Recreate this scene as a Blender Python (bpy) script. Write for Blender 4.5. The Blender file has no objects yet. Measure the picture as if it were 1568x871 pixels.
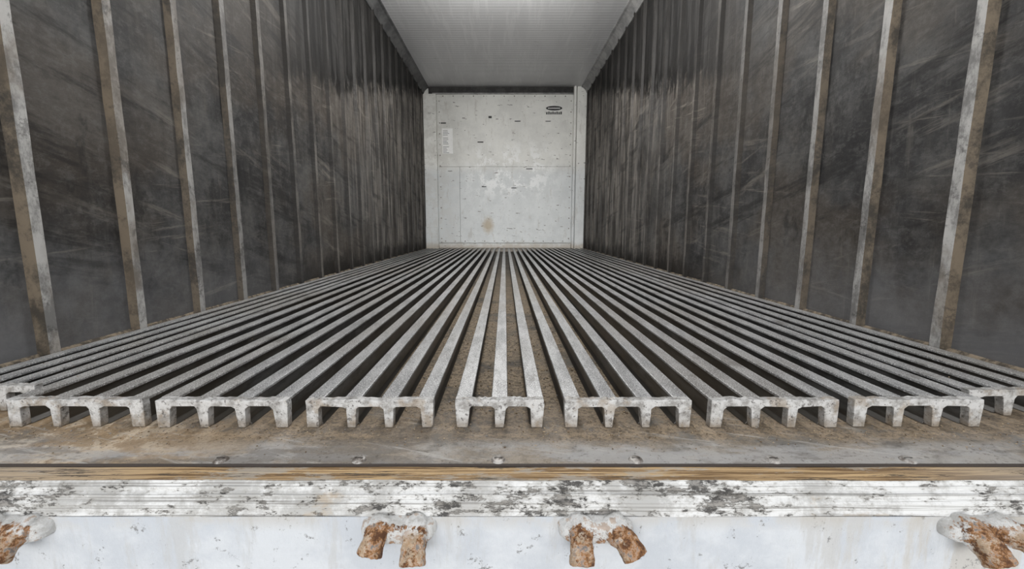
import bpy, math, random
from mathutils import Vector, noise as mnoise
random.seed(7)
S = bpy.context.scene
try:
    S.view_settings.view_transform = 'Standard'
except Exception: pass

# ------------------------------------------------------------------ node helper
class G:
    def __init__(s, name):
        s.m = bpy.data.materials.new(name); s.m.use_nodes = True
        s.t = s.m.node_tree; s.N = s.t.nodes; s.L = s.t.links
        s.b = s.N.get('Principled BSDF')
        s.pos = s.N.new('ShaderNodeNewGeometry').outputs['Position']
        s.sep = s.N.new('ShaderNodeSeparateXYZ'); s.L.new(s.pos, s.sep.inputs[0])
        s.x, s.y, s.z = s.sep.outputs
    def put(s, v, i):
        if isinstance(v, bpy.types.NodeSocket): s.L.new(v, i)
        elif isinstance(v, (tuple, list)) and i.type == 'RGBA' and len(v) == 3: i.default_value = (*v, 1)
        else: i.default_value = v
    def math(s, op, a, b=0.0, clamp=False):
        n = s.N.new('ShaderNodeMath'); n.operation = op; n.use_clamp = clamp
        s.put(a, n.inputs[0]); s.put(b, n.inputs[1]); return n.outputs[0]
    def mul(s, a, b): return s.math('MULTIPLY', a, b)
    def add(s, a, b): return s.math('ADD', a, b)
    def sub(s, a, b): return s.math('SUBTRACT', a, b)
    def inv(s, a): return s.math('SUBTRACT', 1.0, a)
    def mx(s, a, b): return s.math('MAXIMUM', a, b)
    def mn(s, a, b): return s.math('MINIMUM', a, b)
    def vec(s, sc=(1, 1, 1), rot=(0, 0, 0), loc=(0, 0, 0)):
        r = s.N.new('ShaderNodeMapping'); s.L.new(s.pos, r.inputs[0])
        r.inputs['Rotation'].default_value = rot
        n = s.N.new('ShaderNodeMapping'); s.L.new(r.outputs[0], n.inputs[0])
        n.inputs['Scale'].default_value = sc
        n.inputs['Location'].default_value = loc; return n.outputs[0]
    def noise(s, scale=1, st=(1, 1, 1), det=6, rough=.6, rot=(0, 0, 0), loc=(0, 0, 0), dist=0):
        n = s.N.new('ShaderNodeTexNoise'); s.L.new(s.vec(st, rot, loc), n.inputs['Vector'])
        n.inputs['Scale'].default_value = scale; n.inputs['Detail'].default_value = det
        n.inputs['Roughness'].default_value = rough; n.inputs['Distortion'].default_value = dist
        return n.outputs[0]
    def ss(s, v, a, b):
        n = s.N.new('ShaderNodeMapRange'); n.interpolation_type = 'SMOOTHSTEP'
        s.put(v, n.inputs['Value']); n.inputs['From Min'].default_value = min(a, b); n.inputs['From Max'].default_value = max(a, b)
        if a > b: n.inputs['To Min'].default_value = 1; n.inputs['To Max'].default_value = 0
        return n.outputs[0]
    def mix(s, f, a, b):
        n = s.N.new('ShaderNodeMix'); n.data_type = 'RGBA'
        s.put(f, n.inputs[0]); s.put(a, n.inputs[6]); s.put(b, n.inputs[7]); return n.outputs[2]
    def out(s, col, rough=.6, metal=0, bump=None, bs=.3, bd=.01, spec=.4):
        s.put(col, s.b.inputs['Base Color']); s.put(rough, s.b.inputs['Roughness']); s.put(metal, s.b.inputs['Metallic'])
        s.b.inputs['Specular IOR Level'].default_value = spec
        if bump is not None:
            n = s.N.new('ShaderNodeBump'); n.inputs['Strength'].default_value = bs; n.inputs['Distance'].default_value = bd
            s.L.new(bump, n.inputs['Height']); s.L.new(n.outputs[0], s.b.inputs['Normal'])
        return s.m

def tone_line(g, amp=.40):  # height above a sloped, wavering line along the walls
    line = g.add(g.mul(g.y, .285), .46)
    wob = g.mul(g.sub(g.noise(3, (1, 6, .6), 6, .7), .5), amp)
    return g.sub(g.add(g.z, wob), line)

def wall_colour(g):
    n1 = g.noise(1.5, (1, 1, 1), 9, .66)
    n1b = g.noise(5, (1, 1, 1), 9, .72, loc=(3, 1, 2))
    fine = g.noise(38, (1, .6, 1), 6, .8, loc=(1, 1, 9))
    base = g.mix(g.ss(n1, .40, .60), (.030, .0295, .030), (.082, .081, .080))
    base = g.mix(g.mul(g.ss(n1b, .47, .64), .45), base, (.125, .12, .113))
    base = g.mix(g.mul(g.ss(n1b, .50, .40), .5), base, (.024, .023, .023))
    br = g.noise(.9, (1, 1, 1.3), 5, .6, loc=(9, 4, 1))
    base = g.mix(g.mul(g.ss(br, .46, .56), .45), base, (.088, .070, .053))
    streak = g.noise(2.4, (1, 9, .7), 7, .68, loc=(1, 5, 7))
    base = g.mix(g.mul(g.ss(streak, .50, .62), .2), base, (.12, .112, .10))
    base = g.mix(g.mul(g.ss(fine, .50, .62), .22), base, (.19, .185, .175))
    base = g.mix(g.mul(g.ss(fine, .48, .38), .3), base, (.025, .025, .025))
    h = tone_line(g)
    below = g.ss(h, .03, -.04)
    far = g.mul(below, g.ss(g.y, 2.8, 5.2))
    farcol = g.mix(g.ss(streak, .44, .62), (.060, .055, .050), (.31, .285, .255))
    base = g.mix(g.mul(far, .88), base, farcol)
    dark_above = g.mul(g.ss(h, -.04, .05), g.ss(g.y, 1.8, 3.0))  # much darker above the sloped line, deeper into the box
    base = g.mix(g.mul(dark_above, .95), base, g.mix(g.ss(streak, .45, .60), (.011, .0105, .010), (.034, .033, .032)))
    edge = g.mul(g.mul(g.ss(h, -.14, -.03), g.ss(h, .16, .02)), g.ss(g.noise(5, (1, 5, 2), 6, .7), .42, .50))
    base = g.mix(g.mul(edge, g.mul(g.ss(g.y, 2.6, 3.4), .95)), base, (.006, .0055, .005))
    s1 = g.ss(g.noise(2.2, (1, .6, 7), 9, .72, rot=(.30, 0, 0)), .55, .66)
    s2 = g.ss(g.noise(3.2, (1, .5, 10), 9, .74, rot=(-.10, 0, 0), loc=(2, 8, 3)), .56, .66)
    s3 = g.ss(g.noise(3.0, (1, 10, .8), 9, .74, rot=(.06, 0, 0), loc=(6, 2, 3)), .57, .68)
    s4 = g.ss(g.noise(6, (1, .5, 18), 6, .7, rot=(.40, 0, 0), loc=(1, 8, 1)), .66, .70)
    patch = g.ss(g.noise(1.6, (1, 1, 1), 4, .6, loc=(12, 3, 5)), .44, .58)
    sc = g.mx(g.mul(g.mx(g.mx(s1, s2), g.mul(s3, .7)), g.add(.2, g.mul(patch, .8))), g.mul(s4, .7))
    base = g.mix(g.mul(g.mul(sc, .34), g.inv(g.mul(dark_above, .9))), base, (.32, .29, .25))
    d1 = g.ss(g.noise(2.4, (1, .6, 5), 8, .72, rot=(.22, 0, 0), loc=(4, 4, 9)), .53, .63)
    d2 = g.ss(g.noise(2.6, (1, 1.6, 1), 9, .72, loc=(7, 7, 9)), .56, .64)
    base = g.mix(g.mul(g.mx(d1, d2), .6), base, (.015, .0145, .0145))
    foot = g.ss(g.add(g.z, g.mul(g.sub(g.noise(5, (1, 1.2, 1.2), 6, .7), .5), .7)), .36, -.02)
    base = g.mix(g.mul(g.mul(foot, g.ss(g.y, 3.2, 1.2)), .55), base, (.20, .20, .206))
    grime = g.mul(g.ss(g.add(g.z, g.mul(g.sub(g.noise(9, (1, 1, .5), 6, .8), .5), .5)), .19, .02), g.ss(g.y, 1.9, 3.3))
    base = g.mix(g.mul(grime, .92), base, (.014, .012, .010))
    return base, n1, n1b, sc, dark_above

def wall_mat(name):
    g = G(name)
    base, n1, n1b, sc, dark_above = wall_colour(g)
    return g.out(base, g.add(.48, g.mul(n1, .25)), 0, n1b, .4, .008, .2)
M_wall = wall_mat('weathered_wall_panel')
def rib_mat(name, tan):
    g = G(name)
    wallc, n1, n1b, sc, dark_above = wall_colour(g)
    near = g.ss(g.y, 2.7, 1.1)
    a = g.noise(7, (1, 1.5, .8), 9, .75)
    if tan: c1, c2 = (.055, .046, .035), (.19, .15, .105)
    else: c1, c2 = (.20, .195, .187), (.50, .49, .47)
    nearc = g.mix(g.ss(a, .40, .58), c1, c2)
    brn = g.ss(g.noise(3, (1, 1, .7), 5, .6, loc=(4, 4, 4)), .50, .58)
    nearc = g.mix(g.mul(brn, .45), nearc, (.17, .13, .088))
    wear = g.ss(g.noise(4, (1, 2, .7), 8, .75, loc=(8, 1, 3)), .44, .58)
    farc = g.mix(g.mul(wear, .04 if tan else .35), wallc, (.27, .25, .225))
    farc = g.mix(g.mul(dark_above, .8), farc, wallc)
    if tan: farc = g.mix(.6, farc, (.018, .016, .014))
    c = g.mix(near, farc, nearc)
    dk = g.ss(g.noise(14, (1, 1, 1), 8, .8, loc=(1, 2, 3)), .55, .62)
    c = g.mix(g.mul(dk, .5), c, (.03, .028, .027))
    return g.out(c, .55, 0, a, .5, .006, .25)
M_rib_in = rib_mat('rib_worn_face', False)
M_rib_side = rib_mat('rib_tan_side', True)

def plain(name, c1, c2, sc=8, rough=.6, metal=0, bs=.3, lo=.4, hi=.6):
    g = G(name); n = g.noise(sc, (1, 1, 1), 8, .7)
    return g.out(g.mix(g.ss(n, lo, hi), c1, c2), rough, metal, n, bs, .004)

def rail_mat(name, top):
    g = G(name)
    a = g.noise(30, (1, .22, 1), 8, .72); b = g.noise(2.2, (1, .6, 1), 5, .6, loc=(3, 3, 3))
    if top:
        c = g.mix(g.ss(a, .38, .62), (.26, .26, .262), (.46, .46, .46))
        c = g.mix(g.mul(g.ss(b, .47, .6), .35), c, (.27, .235, .19))
        c = g.mix(g.mul(g.ss(g.noise(420, (1, .7, 1), 2, .7), .54, .62), .9), c, (.92, .92, .91))
        c = g.mix(g.mul(g.ss(g.noise(170, (1, .5, 1), 6, .75, loc=(5, 1, 1)), .57, .63), .7), c, (.06, .055, .05))
        c = g.mix(g.mul(g.ss(g.noise(9, (1, .5, 1), 8, .75, loc=(9, 1, 1)), .57, .64), .45), c, (.10, .085, .065))
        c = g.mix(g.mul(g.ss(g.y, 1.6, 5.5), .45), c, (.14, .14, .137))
    else:
        c = g.mix(g.ss(a, .40, .60), (.070, .068, .064), (.18, .178, .172))
        c = g.mix(g.mul(g.ss(b, .46, .58), .5), c, (.12, .095, .065))
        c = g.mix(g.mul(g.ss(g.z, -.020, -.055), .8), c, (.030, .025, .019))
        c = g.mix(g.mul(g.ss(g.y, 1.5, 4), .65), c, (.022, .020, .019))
    return g.out(c, .38, .3 if top else .1, a, .25, .0015, .5)
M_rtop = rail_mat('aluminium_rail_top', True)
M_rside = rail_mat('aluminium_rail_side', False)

def cast_mat():
    g = G('aluminium_rail_end')
    a = g.noise(40, (1, 1, 1), 8, .7); b = g.noise(14, (1, 1, 1), 7, .7, loc=(2, 1, 6))
    c = g.mix(g.ss(a, .38, .58), (.28, .27, .255), (.56, .555, .545))
    c = g.mix(g.mul(g.ss(b, .51, .61), .5), c, (.28, .21, .135))
    c = g.mix(g.mul(g.ss(g.z, -.030, -.058), .6), c, (.20, .15, .095))
    c = g.mix(g.mul(g.ss(g.noise(120, (1, 1, 1), 5, .75, loc=(8, 1, 1)), .56, .62), .75), c, (.06, .05, .045))
    return g.out(c, .5, .15, g.add(a, b), .7, .004)
M_cast = cast_mat()

def plate_mat():
    g = G('dirty_floor_plate')
    a = g.noise(9, (1, 1, 1), 9, .75); b = g.noise(3, (1, 1.4, 1), 8, .72, loc=(7, 2, 1)); f = g.noise(110, (1, 1, 1), 6, .8)
    c = g.mix(g.ss(a, .40, .58), (.18, .17, .155), (.37, .35, .325))
    front = g.ss(g.y, 1.0, .70)
    legs = g.mul(g.ss(g.y, .725, .765), g.ss(g.y, 1.0, .86))
    brown = g.mix(g.ss(f, .40, .60), (.11, .078, .046), (.39, .29, .185))
    rub = g.mix(g.ss(f, .40, .60), (.20, .155, .105), (.38, .305, .22))
    c = g.mix(g.mul(g.ss(b, .44, .55), .6), c, rub)
    c = g.mix(g.mul(legs, g.mul(g.ss(a, .36, .5), .8)), c, brown)
    lf = g.mul(g.ss(g.x, -.35, -.75), g.ss(b, .42, .54))
    c = g.mix(g.mul(lf, .45), c, (.44, .29, .15))
    lw = g.mul(g.ss(g.x, -.45, -.8), g.ss(a, .50, .56))
    c = g.mix(g.mul(lw, .6), c, (.66, .57, .45))
    gp = g.ss(g.noise(7, (.35, 1.3, 1), 9, .78, loc=(3, 5, 1)), .48, .56)
    c = g.mix(g.mul(g.mul(g.ss(g.y, .80, .69), gp), .7), c, (.38, .375, .37))
    dk = g.ss(g.noise(5, (.5, 1.6, 1), 9, .76, loc=(8, 2, 6)), .52, .58)
    c = g.mix(g.mul(g.mul(dk, front), .55), c, (.13, .115, .10))
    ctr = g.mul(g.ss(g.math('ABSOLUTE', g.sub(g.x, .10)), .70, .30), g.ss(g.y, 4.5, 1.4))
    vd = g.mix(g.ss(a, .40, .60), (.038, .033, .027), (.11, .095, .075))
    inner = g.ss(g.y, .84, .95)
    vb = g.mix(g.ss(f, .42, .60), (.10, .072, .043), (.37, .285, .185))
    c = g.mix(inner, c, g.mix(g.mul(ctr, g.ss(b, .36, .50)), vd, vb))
    c = g.mix(g.mul(g.ss(f, .56, .63), .6), c, (.05, .04, .03))
    scr = g.ss(g.noise(10, (.4, 6, 1), 8, .75, rot=(0, 0, .3)), .57, .62)
    c = g.mix(g.mul(g.mul(scr, front), .5), c, (.50, .48, .45))
    c = g.mix(g.ss(g.y, .6705, .668), c, (.05, .04, .035))
    return g.out(c, .62, 0, g.add(a, f), .7, .003)
M_plate = plate_mat()

def wood_mat():
    g = G('worn_timber_strip')
    w = g.noise(16, (.2, 9, 9), 8, .74, dist=.6); b = g.noise(5, (.8, 3, 1), 8, .76)
    c = g.mix(g.ss(w, .42, .58), (.18, .105, .045), (.55, .38, .20))
    c = g.mix(g.mul(g.ss(b, .51, .57), .7), c, (.42, .39, .34))
    side = g.ss(g.math('ABSOLUTE', g.add(g.x, -.03)), .55, .85)
    c = g.mix(g.mul(side, .5), c, (.42, .385, .335))
    c = g.mix(g.mul(g.ss(g.noise(26, (.3, 3, 1), 8, .8, loc=(3, 3, 3)), .54, .59), .85), c, (.06, .05, .04))
    return g.out(c, .7, 0, w, .9, .003)
M_wood = wood_mat()

def peel_mat():
    g = G('peeling_white_paint')
    p = g.noise(60, (.42, 1, 1), 9, .80); big = g.noise(5, (.5, 1, 1.8), 6, .7, loc=(5, 5, 5))
    m = g.add(p, g.mul(g.sub(big, .5), .50))
    m = g.sub(m, .018)
    paint = g.mix(g.ss(g.noise(12, (1, 1, 1), 8, .75), .42, .58), (.42, .415, .40), (.66, .66, .65))
    under = g.mix(g.ss(g.noise(70, (.4, 1, 1), 6, .75), .42, .56), (.050, .047, .044), (.27, .255, .235))
    rim = g.mul(g.ss(m, .44, .535), .5)
    c = g.mix(rim, paint, (.34, .32, .285))
    c = g.mix(g.ss(m, .535, .552), c, under)
    ru = g.ss(g.noise(6, (.5, 1, 1), 7, .72, loc=(1, 9, 2)), .57, .63)
    c = g.mix(g.mul(ru, .45), c, (.40, .29, .17))
    gr = g.ss(g.noise(10, (.12, 1, 26), 6, .7, loc=(4, 1, 1)), .53, .60)
    c = g.mix(g.mul(gr, .6), c, (.13, .12, .105))
    return g.out(c, .6, 0, g.inv(g.ss(m, .53, .55)), .8, .002)
M_peel = peel_mat()

def white_mat():
    g = G('white_painted_steel')
    a = g.noise(7, (1, 1, 1), 8, .68); v = g.noise(9, (2, 1, .35), 8, .72, loc=(2, 2, 2))
    c = g.mix(g.ss(a, .4, .6), (.49, .515, .55), (.58, .60, .625))
    c = g.mix(g.mul(g.ss(v, .50, .60), .6), c, (.47, .47, .465))
    right = g.ss(g.x, .35, .75)
    c = g.mix(g.mul(g.mul(right, g.ss(v, .45, .58)), .5), c, (.50, .46, .40))
    c = g.mix(g.mul(g.ss(g.noise(34, (1, 1, 1), 9, .8, loc=(1, 4, 4)), .60, .63), .8), c, (.16, .155, .15))
    c = g.mix(g.mul(g.ss(g.z, -.135, -.104), g.mul(g.ss(a, .42, .55), .5)), c, (.42, .385, .33))
    return g.out(c, .45, 0, g.add(a, v), .7, .006)
M_white = white_mat()

def keeper_mat():
    g = G('rusted_painted_iron')
    a = g.noise(70, (1, 1, 1), 8, .78); b = g.noise(30, (1, 1, 1), 7, .75, loc=(3, 2, 1))
    rust = g.mix(g.ss(a, .42, .56), (.10, .042, .018), (.40, .20, .08))
    rust = g.mix(g.mul(g.ss(b, .50, .55), .65), rust, (.56, .46, .34))
    rust = g.mix(g.ss(a, .56, .61), rust, (.035, .022, .016))
    paint = g.mix(g.ss(b, .44, .56), (.52, .51, .49), (.68, .68, .67))
    k = g.ss(g.add(g.y, g.mul(g.sub(b, .5), .12)), .578, .571)
    tip = g.mul(k, g.inv(g.mul(g.ss(a, .52, .55), .3)))
    c = g.mix(tip, paint, rust)
    c = g.mix(g.mul(g.ss(b, .55, .60), .55), c, (.36, .20, .09))
    return g.out(c, .8, 0, g.add(a, b), .9, .004)
M_keep = keeper_mat()

def ceil_mat():
    g = G('ribbed_white_ceiling')
    n = g.noise(3, (1, .3, 1), 6, .6); st = g.noise(6, (3, .25, 1), 6, .65, loc=(4, 4, 1))
    w = g.math('SINE', g.mul(g.y, 2 * math.pi / .055))
    c = g.mix(g.ss(n, .40, .60), (.70, .70, .71), (.77, .77, .78))
    c = g.mix(g.ss(w, .6, 1.0), c, (.54, .54, .55))
    c = g.mix(g.mul(g.ss(st, .52, .62), .35), c, (.86, .86, .865))  # lengthwise bright reflection streaks painted into the ceiling colour
    c = g.mix(g.mul(g.ss(g.noise(14, (.3, 1, 1), 8, .8), .62, .66), .5), c, (.25, .24, .23))
    return g.out(c, .32, 0, g.math('ABSOLUTE', w), .3, .006, .5)
M_ceil = ceil_mat()

def bulk_mat(name, tone=1.0):
    g = G(name)
    a = g.noise(2.2, (1, 1, 1), 8, .7); b = g.noise(7, (1, 1, 1), 8, .75, loc=(2, 4, 6))
    hi = (.74 * tone, .74 * tone, .705 * tone); lo = (.65 * tone, .65 * tone, .62 * tone)
    c = g.mix(g.ss(a, .40, .60), lo, hi)
    c = g.mix(g.mul(g.ss(g.z, 1.35, 1.1), .6), c, g.mix(g.ss(b, .4, .6), (.53, .57, .60), (.63, .67, .70)))
    band = g.mul(g.ss(g.z, .7, 1.0), g.ss(g.z, 1.75, 1.35))
    pw = g.ss(g.math('ABSOLUTE', g.sub(g.x, .1)), .85, .35)
    c = g.mix(g.mul(g.mul(g.mul(band, pw), g.ss(b, .51, .56)), .65), c, (.90, .91, .91))
    t = g.ss(g.noise(13, (.8, 1, 2.6), 4, .6, loc=(1, 2, 8)), .66, .67)
    c = g.mix(g.mul(t, .8), c, (.12, .11, .10))
    c = g.mix(g.mul(g.ss(g.noise(12, (1, 1, .25), 8, .75, loc=(3, 3, 3)), .56, .63), .35), c, (.40, .37, .33))
    c = g.mix(g.mul(g.mul(g.ss(g.x, -.6, -1.0), g.ss(b, .45, .55)), .3), c, (.40, .38, .34))
    dx = g.add(g.x, .26); dz = g.sub(g.z, .36)
    r = g.math('SQRT', g.add(g.mul(dx, dx), g.mul(g.mul(dz, dz), .45)))
    r = g.add(r, g.mul(g.sub(b, .5), .12))
    c = g.mix(g.mul(g.ss(r, .12, .03), .7), c, (.38, .28, .15))
    c = g.mix(g.mul(g.ss(g.add(g.z, g.mul(g.sub(b, .5), .2)), .12, .0), .6), c, (.34, .26, .17))
    return g.out(c, .45, 0, g.add(a, b), .3, .01)
M_bulk = bulk_mat('bulkhead_sheet', 1.0)
M_frame = bulk_mat('bulkhead_frame', 1.12)
M_dark = plain('dark_recess', (.015, .014, .013), (.04, .038, .036))
M_trimd = plain('dark_grey_trim', (.05, .05, .052), (.11, .11, .11), 6, .5)
M_triml = plain('grey_trim', (.17, .17, .17), (.30, .295, .29), 6, .4)
M_seal = plain('dusty_sealant', (.06, .05, .038), (.26, .21, .15), 30, .8, 0, .6, .42, .60)
M_steel = plain('worn_screw_steel', (.12, .10, .085), (.42, .40, .375), 60, .45, .3)
M_label = plain('paper_label', (.84, .84, .82), (.9, .9, .89), 9, .6)
M_ink = plain('black_sticker', (.01, .01, .012), (.03, .03, .03), 20, .4)
M_crumb = plain('dirt_crumb', (.12, .08, .045), (.42, .33, .22), 120, .9, 0, .2, .45, .55)
M_ext = plain('exterior_white', (.6, .61, .62), (.7, .71, .72), 3, .5)
M_ground = plain('concrete_yard', (.42, .415, .40), (.58, .57, .55), 2.5, .9)

# ------------------------------------------------------------------ mesh helpers
def mk(name, verts, faces, mats, mi=None, parent=None, smooth=False, bevel=0, seg=2):
    me = bpy.data.meshes.new(name); me.from_pydata([tuple(v) for v in verts], [], faces)
    for m in mats: me.materials.append(m)
    if mi:
        for p, i in zip(me.polygons, mi): p.material_index = i
    if smooth:
        for p in me.polygons: p.use_smooth = True
    me.update()
    import bmesh
    bm = bmesh.new(); bm.from_mesh(me); bmesh.ops.recalc_face_normals(bm, faces=bm.faces); bm.to_mesh(me); bm.free()
    o = bpy.data.objects.new(name, me); S.collection.objects.link(o)
    if parent: o.parent = parent
    if bevel:
        b = o.modifiers.new('bevel', 'BEVEL'); b.width = bevel; b.segments = seg; b.limit_method = 'ANGLE'
    return o
def empty(name):
    o = bpy.data.objects.new(name, None); o.empty_display_size = .05; S.collection.objects.link(o); return o
class B:
    def __init__(s): s.v = []; s.f = []; s.m = []
    def box(s, x0, x1, y0, y1, z0, z1, m=0):
        n = len(s.v)
        s.v += [(x0, y0, z0), (x1, y0, z0), (x1, y1, z0), (x0, y1, z0), (x0, y0, z1), (x1, y0, z1), (x1, y1, z1), (x0, y1, z1)]
        s.f += [(n, n+3, n+2, n+1), (n+4, n+5, n+6, n+7), (n, n+1, n+5, n+4), (n+1, n+2, n+6, n+5), (n+2, n+3, n+7, n+6), (n+3, n, n+4, n+7)]
        s.m += [m] * 6
    def prism(s, prof, axis, a, b, ms=None, m=0, cap=True, steps=1, jit=0):
        n0 = len(s.v); k = len(prof)
        for i in range(steps + 1):
            t = a + (b - a) * i / steps
            for p, q in prof:
                if jit:
                    p2 = p + jit * mnoise.noise(Vector((t * 9, p * 40, q * 40))); q2 = q + jit * mnoise.noise(Vector((t * 9 + 50, p * 40, q * 40)))
                else: p2, q2 = p, q
                s.v.append({'y': (p2, t, q2), 'x': (t, p2, q2), 'z': (p2, q2, t)}[axis])
        for i in range(steps):
            for j in range(k):
                jj = (j + 1) % k; u = n0 + i * k
                s.f.append((u + j, u + jj, u + k + jj, u + k + j)); s.m.append(ms[j] if ms else m)
        if cap:
            s.f.append(tuple(n0 + j for j in range(k))); s.m.append(m)
            s.f.append(tuple(n0 + steps * k + j for j in reversed(range(k)))); s.m.append(m)
    def make(s, name, mats, **kw): return mk(name, s.v, s.f, mats, s.m, **kw)

Y0, Y1, W, H, PZ = .70, 6.78, 1.25, 2.44, -.058
# ------------------------------------------------------------------ shell
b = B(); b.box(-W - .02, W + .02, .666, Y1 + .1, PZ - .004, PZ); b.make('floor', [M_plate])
for side, sg in (('left', -1), ('right', 1)):
    b = B()
    b.box(min(sg * W, sg * (W + .07)), max(sg * W, sg * (W + .07)), Y0, Y1 + .1, PZ, H + .06)
    first = 1.124 if sg < 0 else 1.179
    i = -1
    while first + i * .287 < Y1 - .08:
        y = first + i * .287; i += 1
        if y < Y0 + .04: continue
        hw, tw, pr = .030, .0145, .019
        prof = [(sg * (W + .002), y - hw), (sg * (W - pr), y - tw), (sg * (W - pr), y + tw), (sg * (W + .002), y + hw)]
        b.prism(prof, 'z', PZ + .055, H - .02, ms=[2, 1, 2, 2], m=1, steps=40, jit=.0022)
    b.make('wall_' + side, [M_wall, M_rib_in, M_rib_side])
    b = B()
    prof = [(sg * W, PZ), (sg * (W - .020), PZ), (sg * (W - .016), PZ + .040), (sg * (W - .006), PZ + .056), (sg * W, PZ + .060)]
    b.prism(prof, 'y', Y0, Y1, steps=340, jit=.0025); b.make('baseboard_' + side, [M_seal])
    b = B()
    prof = [(sg * W, H), (sg * W, H - .10), (sg * (W - .012), H - .10), (sg * (W - .03), H - .06), (sg * (W - .07), H - .022), (sg * (W - .09), H - .016), (sg * (W - .09), H)]
    b.prism(prof, 'y', Y0, Y1); b.make('trim_ceiling_' + side, [M_trimd if sg < 0 else M_triml])
b = B(); b.box(-W - .07, W + .07, Y0 - .06, Y1 + .1, H, H + .06)
b.make('ceiling', [M_ceil])

# ------------------------------------------------------------------ bulkhead
YB = Y1
b = B(); b.box(-W, W, YB, YB + .1, PZ, H); b.make('wall_back', [M_bulk])
bp = empty('refrigeration_bulkhead_cover')
def part(name, boxes, mats, bev=.004):
    q = B()
    for bx in boxes: q.box(*bx)
    return q.make(name, mats, parent=bp, bevel=bev)
part('upper_panel', [(-1.03, 1.035, YB - .030, YB, 1.2615, 2.325)], [M_bulk], .0015)
part('lower_panel', [(-.70, 1.035, YB - .030, YB, .085, 1.2595)], [M_bulk], .0015)
part('lower_side_panel', [(-1.03, -.7035, YB - .028, YB, .085, 1.2595)], [M_bulk], .0015)
part('left_post', [(-1.245, -1.045, YB - .05, YB, PZ, 2.33), (-1.245, -1.06, YB - .075, YB - .05, PZ + .01, .34)], [M_frame], .008)
part('right_post', [(1.05, 1.085, YB - .06, YB, PZ, 2.44), (1.10, 1.245, YB - .045, YB, PZ, 2.44)], [M_frame], .006)
part('kick_rail', [(-1.04, 1.045, YB - .055, YB, .0, .075)], [M_frame], .006)
part('top_recess', [(-1.16, 1.045, YB - .02, YB, 2.335, 2.438)], [M_dark], .002)
part('top_lip', [(-1.10, 1.04, YB - .045, YB - .02, 2.325, 2.345)], [M_triml], .002)
q = B()
def dome(q, cx, cy, cz, r, h, axis, n=8, m=0):
    n0 = len(q.v)
    for rr, hh in ((r, 0), (r * .8, h * .7)):
        for i in range(n):
            a = 2 * math.pi * i / n
            if axis == 'y': q.v.append((cx + rr * math.cos(a), cy - hh, cz + rr * math.sin(a)))
            else: q.v.append((cx + rr * math.cos(a), cy + rr * math.sin(a), cz + hh))
    q.v.append((cx, cy - h, cz) if axis == 'y' else (cx, cy, cz + h))
    for i in range(n):
        j = (i + 1) % n
        q.f.append((n0 + i, n0 + j, n0 + n + j, n0 + n + i)); q.m.append(m)
        q.f.append((n0 + n + i, n0 + n + j, n0 + 2 * n)); q.m.append(m)
for i in range(14):
    z = .15 + i * .16
    dome(q, -1.00, YB - .030, z if z < 2.3 else 2.3, .010, .005, 'y'); dome(q, 1.01, YB - .030, min(z, 2.3), .010, .005, 'y')
for i in range(13):
    x = -.94 + i * .155
    dome(q, x, YB - .030, 2.30, .010, .005, 'y'); dome(q, x, YB - .030, .11, .010, .005, 'y')
q.make('rivets', [M_steel], parent=bp)
random.seed(11)
ticks = [(-.98, -.90, YB - .038, YB - .03, 1.90, 1.915), (-.42, -.33, YB - .036, YB - .03, 1.62, 1.635), (.33, .43, YB - .036, YB - .03, 1.22, 1.232),
         (.10, .18, YB - .036, YB - .03, .93, .942), (-.36, -.29, YB - .036, YB - .03, .95, .962), (.15, .24, YB - .036, YB - .03, 1.93, 1.942),
         (-.25, -.20, YB - .036, YB - .03, 1.98, 2.01), (.62, .70, YB - .036, YB - .03, 1.93, 1.94)]
part('panel_ticks', ticks, [M_dark], .001)  # raised dark bars standing for black scratch ticks across the panel
lab = empty('instruction_label')
q = B(); q.box(-.965, -.80, YB - .0325, YB - .0302, 1.455, 1.83); q.make('paper', [M_label], parent=lab)
q = B()
for i in range(16):
    z = 1.80 - i * .022
    if i in (4, 10): continue
    q.box(-.95, -.95 + .05 + .05 * random.random(), YB - .0335, YB - .0325, z - .006, z)
q.make('printed_lines', [M_trimd], parent=lab)
st = empty('maker_sticker')
q = B(); n = 24
q.v = [(.75 + .125 * math.cos(2 * math.pi * i / n), YB - .0325, 2.125 + .034 * math.sin(2 * math.pi * i / n)) for i in range(n)]
q.v += [(.75 + .125 * math.cos(2 * math.pi * i / n), YB - .0302, 2.125 + .034 * math.sin(2 * math.pi * i / n)) for i in range(n)]
q.f = [tuple(range(n))] + [(i, (i + 1) % n, n + (i + 1) % n, n + i) for i in range(n)]; q.m = [0] * len(q.f)
q.make('oval_badge', [M_ink], parent=st)
q = B()
for i in range(9):
    q.box(.66 + i * .021, .672 + i * .021, YB - .0336, YB - .0325, 2.118, 2.132)
q.make('badge_lettering', [M_label], parent=st)
q = B()
for i in range(8):
    q.box(.63 + i * .031, .652 + i * .031, YB - .0325, YB - .0302, 2.035, 2.075 if i % 2 else 2.068)
q.make('caption_lettering', [M_ink], parent=st)

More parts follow.
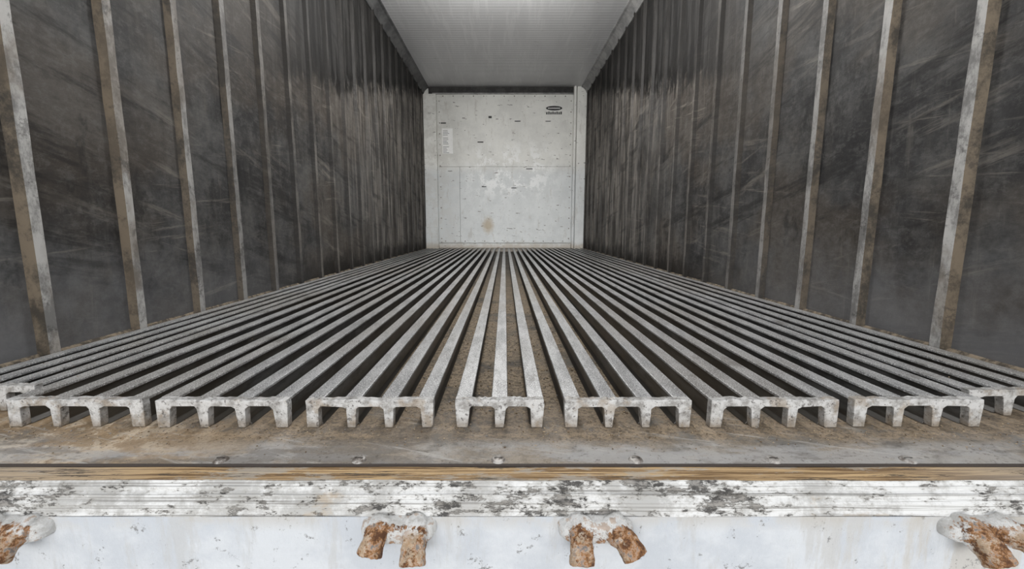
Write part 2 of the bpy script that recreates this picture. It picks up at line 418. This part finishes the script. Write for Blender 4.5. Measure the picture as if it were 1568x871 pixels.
# ------------------------------------------------------------------ floor rails
segs = [(-1.222, -1.015, 4, .874), (-.991, -.72, 4, .800), (-.692, -.432, 4, .797), (-.395, -.142, 4, .797), (-.098, .077, 3, .797),
        (.119, .370, 4, .797), (.409, .661, 4, .797), (.695, .951, 4, .800), (.975, 1.222, 4, .85)]
FW, T = .032, .006
for (xa, xb, n, y0) in segs:
    q = B(); fw = FW if (xb - xa) > .22 or n == 3 else .028
    pitch = (xb - xa - fw) / (n - 1)
    cs = [xa + fw / 2 + i * pitch for i in range(n)]
    for c in cs:
        h = fw / 2
        prof = [(c - h, 0), (c + h, 0), (c + h, -T), (c + .006, -T - .006), (c + .005, PZ + .010), (c + .012, PZ + .0005), (c - .012, PZ + .0005), (c - .005, PZ + .010), (c - .006, -T - .006), (c - h, -T)]
        q.prism(prof, 'y', y0 + .016, Y1 - .058, ms=[0, 0, 1, 1, 1, 1, 1, 1, 1, 0], m=1, steps=60, jit=.0005)
    pts = []; lt, lb = .0108, .0078; zb = -.0138
    for i, c in reversed(list(enumerate(cs))):
        lft = c - lt; rgt = c + lt
        if i == n - 1: pts += [(xb, zb + .003), (c + lb + .007, PZ + .001)]
        else: pts += [(rgt + .006, zb), (rgt, zb - .005), (c + lb, PZ + .001)]
        if i == 0: pts += [(c - lb - .007, PZ + .001), (xa, zb + .003)]
        else: pts += [(c - lb, PZ + .001), (lft, zb - .005), (lft - .006, zb)]
    jr = [(p + random.uniform(-.0018, .0018), z + (random.uniform(-.0012, .0012) if z > PZ + .01 else 0)) for p, z in pts]
    top = [(xa + (xb - xa) * i / 30, .001 + random.uniform(-.0024, .0008)) for i in range(31)]
    q.prism(top + jr, 'y', y0, y0 + .018, m=2)
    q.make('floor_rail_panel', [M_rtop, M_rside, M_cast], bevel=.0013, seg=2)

# ------------------------------------------------------------------ sill
sill = empty('rear_door_sill')
XW = W + .11
q = B(); q.prism([(.664, PZ - .0035), (.6265, -.0615), (.6265, -.095), (.69, -.095), (.69, PZ - .0045), (.666, PZ - .0045)], 'x', -XW, XW, steps=160, jit=.001)
q.make('timber_strip', [M_wood], parent=sill)
prof = [(.6260, -.0605), (.6240, -.0615), (.6205, -.0675), (.6185, -.0665), (.6175, -.073), (.612, -.0765), (.610, -.075), (.6095, -.082), (.6045, -.0865), (.603, -.100), (.600, -.104), (.626, -.1045)]
q = B(); q.prism(prof, 'x', -XW, XW, steps=420, jit=.0016)
q.make('peeling_ledge', [M_peel], parent=sill)
q = B(); q.box(-XW, XW, .600, .66, -.62, -.105)
q.make('painted_face', [M_white], parent=sill)
q = B()
for px in (335, 548, 763, 975, 1187, 1395):
    x = (px - 773) / 648 * .722
    dome(q, x, .6800, PZ, .0125, .0048, 'z', 16)
    q.box(x - .007, x + .007, .6795, .6805, PZ + .0042, PZ + .0050, 1)
q.make('sill_screws', [M_steel, M_dark], parent=sill, smooth=False)

tex = bpy.data.textures.new('rust_scale', 'CLOUDS'); tex.noise_scale = .010; tex.noise_depth = 3
def tube(q, pts, rads, flat=.8, n=14, m=0):
    n0 = len(q.v); P = [Vector(p) for p in pts]
    for i, p in enumerate(P):
        d = (P[min(i + 1, len(P) - 1)] - P[max(i - 1, 0)]).normalized()
        u = Vector((1, 0, 0)); u = (u - d * u.dot(d)).normalized(); w = d.cross(u)
        for k in range(n):
            a = 2 * math.pi * k / n; ca, sa = math.cos(a), math.sin(a)
            r = rads[i] * (1 + .12 * mnoise.noise(Vector((p.x * 60 + ca, p.y * 60 + sa, p.z * 60))))
            q.v.append(tuple(p + u * r * math.copysign(abs(ca) ** .7, ca) + w * r * flat * math.copysign(abs(sa) ** .7, sa)))
    for i in range(len(P) - 1):
        for k in range(n):
            kk = (k + 1) % n; a = n0 + i * n
            q.f.append((a + k, a + kk, a + n + kk, a + n + k)); q.m.append(m)
    q.f.append(tuple(n0 + k for k in range(n))); q.m.append(m)
    q.f.append(tuple(n0 + (len(P) - 1) * n + k for k in range(n))); q.m.append(m)
def keeper(cx, specs):
    e = empty('door_lock_rod_keeper')
    for k, (rx, tx, ty, tz, r) in enumerate(specs):
        q = B()
        a = Vector((cx + rx * .7, .604, -.116)); bq = Vector((cx + rx, .588, -.117)); t = Vector((cx + tx, ty, tz))
        mid = bq.lerp(t, .5) + Vector((0, -.003, .006))
        pts = [a, bq, bq.lerp(mid, .6), mid, mid.lerp(t, .5) + Vector((0, -.001, .001)), t - (t - mid) * .06, t]
        tube(q, pts, [r * 1.25, r * 1.2, r * 1.05, r * .98, r * 1.02, r * 1.08, r * .90], .95)
        o = q.make('prong_%d' % (k + 1), [M_keep], parent=e, smooth=True)
        sb = o.modifiers.new('sub', 'SUBSURF'); sb.levels = 2; sb.render_levels = 3
        dm = o.modifiers.new('scale', 'DISPLACE'); dm.texture = tex; dm.strength = .0045; dm.mid_level = .5; dm.texture_coords = 'GLOBAL'
    q = B(); pts = []
    for i in range(28):
        a = 2 * math.pi * i / 28; ca, sa = math.cos(a), math.sin(a)
        pts.append((.055 * math.copysign(abs(ca) ** .5, ca), .0165 * math.copysign(abs(sa) ** .6, sa)))
    for yy, sc in ((.6005, 1.06), (.590, 1.03), (.580, .94), (.576, .74)):
        for x, z in pts: q.v.append((cx + x * sc, yy, -.120 + z * sc))
    for i in range(3):
        for k in range(28):
            kk = (k + 1) % 28; q.f.append((i * 28 + k, i * 28 + kk, i * 28 + 28 + kk, i * 28 + 28 + k)); q.m.append(0)
    q.f.append(tuple(84 + k for k in range(28))); q.m.append(0)
    o = q.make('mounting_lug', [M_keep], parent=e, smooth=True)
    sb = o.modifiers.new('sub', 'SUBSURF'); sb.levels = 2; sb.render_levels = 2
    dm = o.modifiers.new('scale', 'DISPLACE'); dm.texture = tex; dm.strength = .003; dm.mid_level = .5; dm.texture_coords = 'GLOBAL'
    return e
keeper(-.163, [(-.028, -.036, .559, -.138, .0170), (.028, .030, .550, -.146, .0180)])
keeper(.140, [(-.026, -.028, .550, -.146, .0172), (.028, .051, .555, -.137, .0180)])
keeper(-.755, [(-.026, -.048, .550, -.144, .0185), (.026, .014, .553, -.141, .0170)])
keeper(.728, [(-.026, -.012, .549, -.145, .0178), (.028, .060, .556, -.133, .0182)])

# ------------------------------------------------------------------ debris
q = B()
def crumb(x, y, z, r):
    n0 = len(q.v)
    for d in ((1, 0, 0), (-1, 0, 0), (0, 1, 0), (0, -1, 0), (0, 0, 1), (0, 0, -1)):
        k = r * random.uniform(.5, 1.2); q.v.append((x + d[0] * k, y + d[1] * k, z + r * .4 + d[2] * k * .6))
    for f in ((0, 2, 4), (2, 1, 4), (1, 3, 4), (3, 0, 4), (2, 0, 5), (1, 2, 5), (3, 1, 5), (0, 3, 5)):
        q.f.append(tuple(n0 + i for i in f)); q.m.append(0 if random.random() < .8 else 1)
for i in range(2600):
    x = random.gauss(.08, .32); y = .86 + abs(random.gauss(0, .8))
    if abs(x) < 1.1 and y < 5: crumb(x, y, PZ, random.uniform(.0008, .0042))
for i in range(1300):
    x = random.uniform(-1.1, 1.1); y = random.gauss(.780, .03)
    if y > .68: crumb(x, y, PZ, random.uniform(.0006, .0026))
for i in range(450):
    x = random.uniform(-1.2, 1.2); y = random.uniform(.9, 3.5); crumb(x, y, PZ if random.random() < .3 else .0003, random.uniform(.0006, .002))
q.make('dirt_debris', [M_crumb, M_triml])

# ------------------------------------------------------------------ exterior bits
q = B()
for sg in (-1, 1):
    q.box(min(sg * (W + .0), sg * (W + .11)), max(sg * (W + .0), sg * (W + .11)), .60, Y0 - .001, -.095, H + .12)
q.box(-W - .11, W + .11, .60, Y0 - .06, H + .0, H + .12)
q.make('rear_door_frame', [M_ext], bevel=.004)
q = B(); q.box(-40, 40, -40, 40, -1.32, -1.30); q.make('ground', [M_ground])
q = B(); q.box(-.5, .5, .78, Y1 + .1, -.62, -.20)
q.box(-1.30, 1.30, .70, Y1 + .1, -.20, PZ - .0045)
q.make('chassis_frame', [M_dark])

# ------------------------------------------------------------------ light
w = bpy.data.worlds.new('overcast_sky'); S.world = w; w.use_nodes = True
bg = w.node_tree.nodes['Background']; bg.inputs[0].default_value = (.94, .965, 1, 1); bg.inputs[1].default_value = 1.15
sd = bpy.data.lights.new('hazy_sun', 'SUN'); sd.energy = 2.2; sd.angle = math.radians(34); sd.color = (1, .985, .96)
so = bpy.data.objects.new('hazy_sun', sd); S.collection.objects.link(so)
so.rotation_euler = Vector((.03, 1, -.10)).to_track_quat('-Z', 'Y').to_euler(); so.location = (0, -6, 4)
for y, e in ((1.5, 26), (3.3, 80)):  # lamps added out of view under the ceiling to fill the interior
    f = empty('added_fill_lamp')
    q = B()
    k = 20
    for r, z in ((.10, H), (.10, H - .02), (.085, H - .03)):
        for i in range(k): q.v.append((r * math.cos(2 * math.pi * i / k), y + r * math.sin(2 * math.pi * i / k), z))
    for j in range(2):
        for i in range(k): q.f.append((j * k + i, j * k + (i + 1) % k, (j + 1) * k + (i + 1) % k, (j + 1) * k + i)); q.m.append(0)
    q.f.append(tuple(2 * k + i for i in range(k))); q.m.append(0)
    q.make('fill_housing', [M_ext], parent=f)
    ld = bpy.data.lights.new('fill_point', 'POINT'); ld.energy = e; ld.shadow_soft_size = .14; ld.color = (1, .985, .96)
    lo = bpy.data.objects.new('fill_point', ld); S.collection.objects.link(lo); lo.location = (0, y, H - .38); lo.parent = f

cd = bpy.data.cameras.new('camera'); co = bpy.data.objects.new('camera', cd); S.collection.objects.link(co)
co.location = (0, 0, .34); co.rotation_euler = (math.radians(90 - 7.8), 0, 0)
cd.lens = 648 / 1568 * 36; cd.sensor_width = 36; cd.shift_x = .007; cd.clip_start = .02
S.camera = co
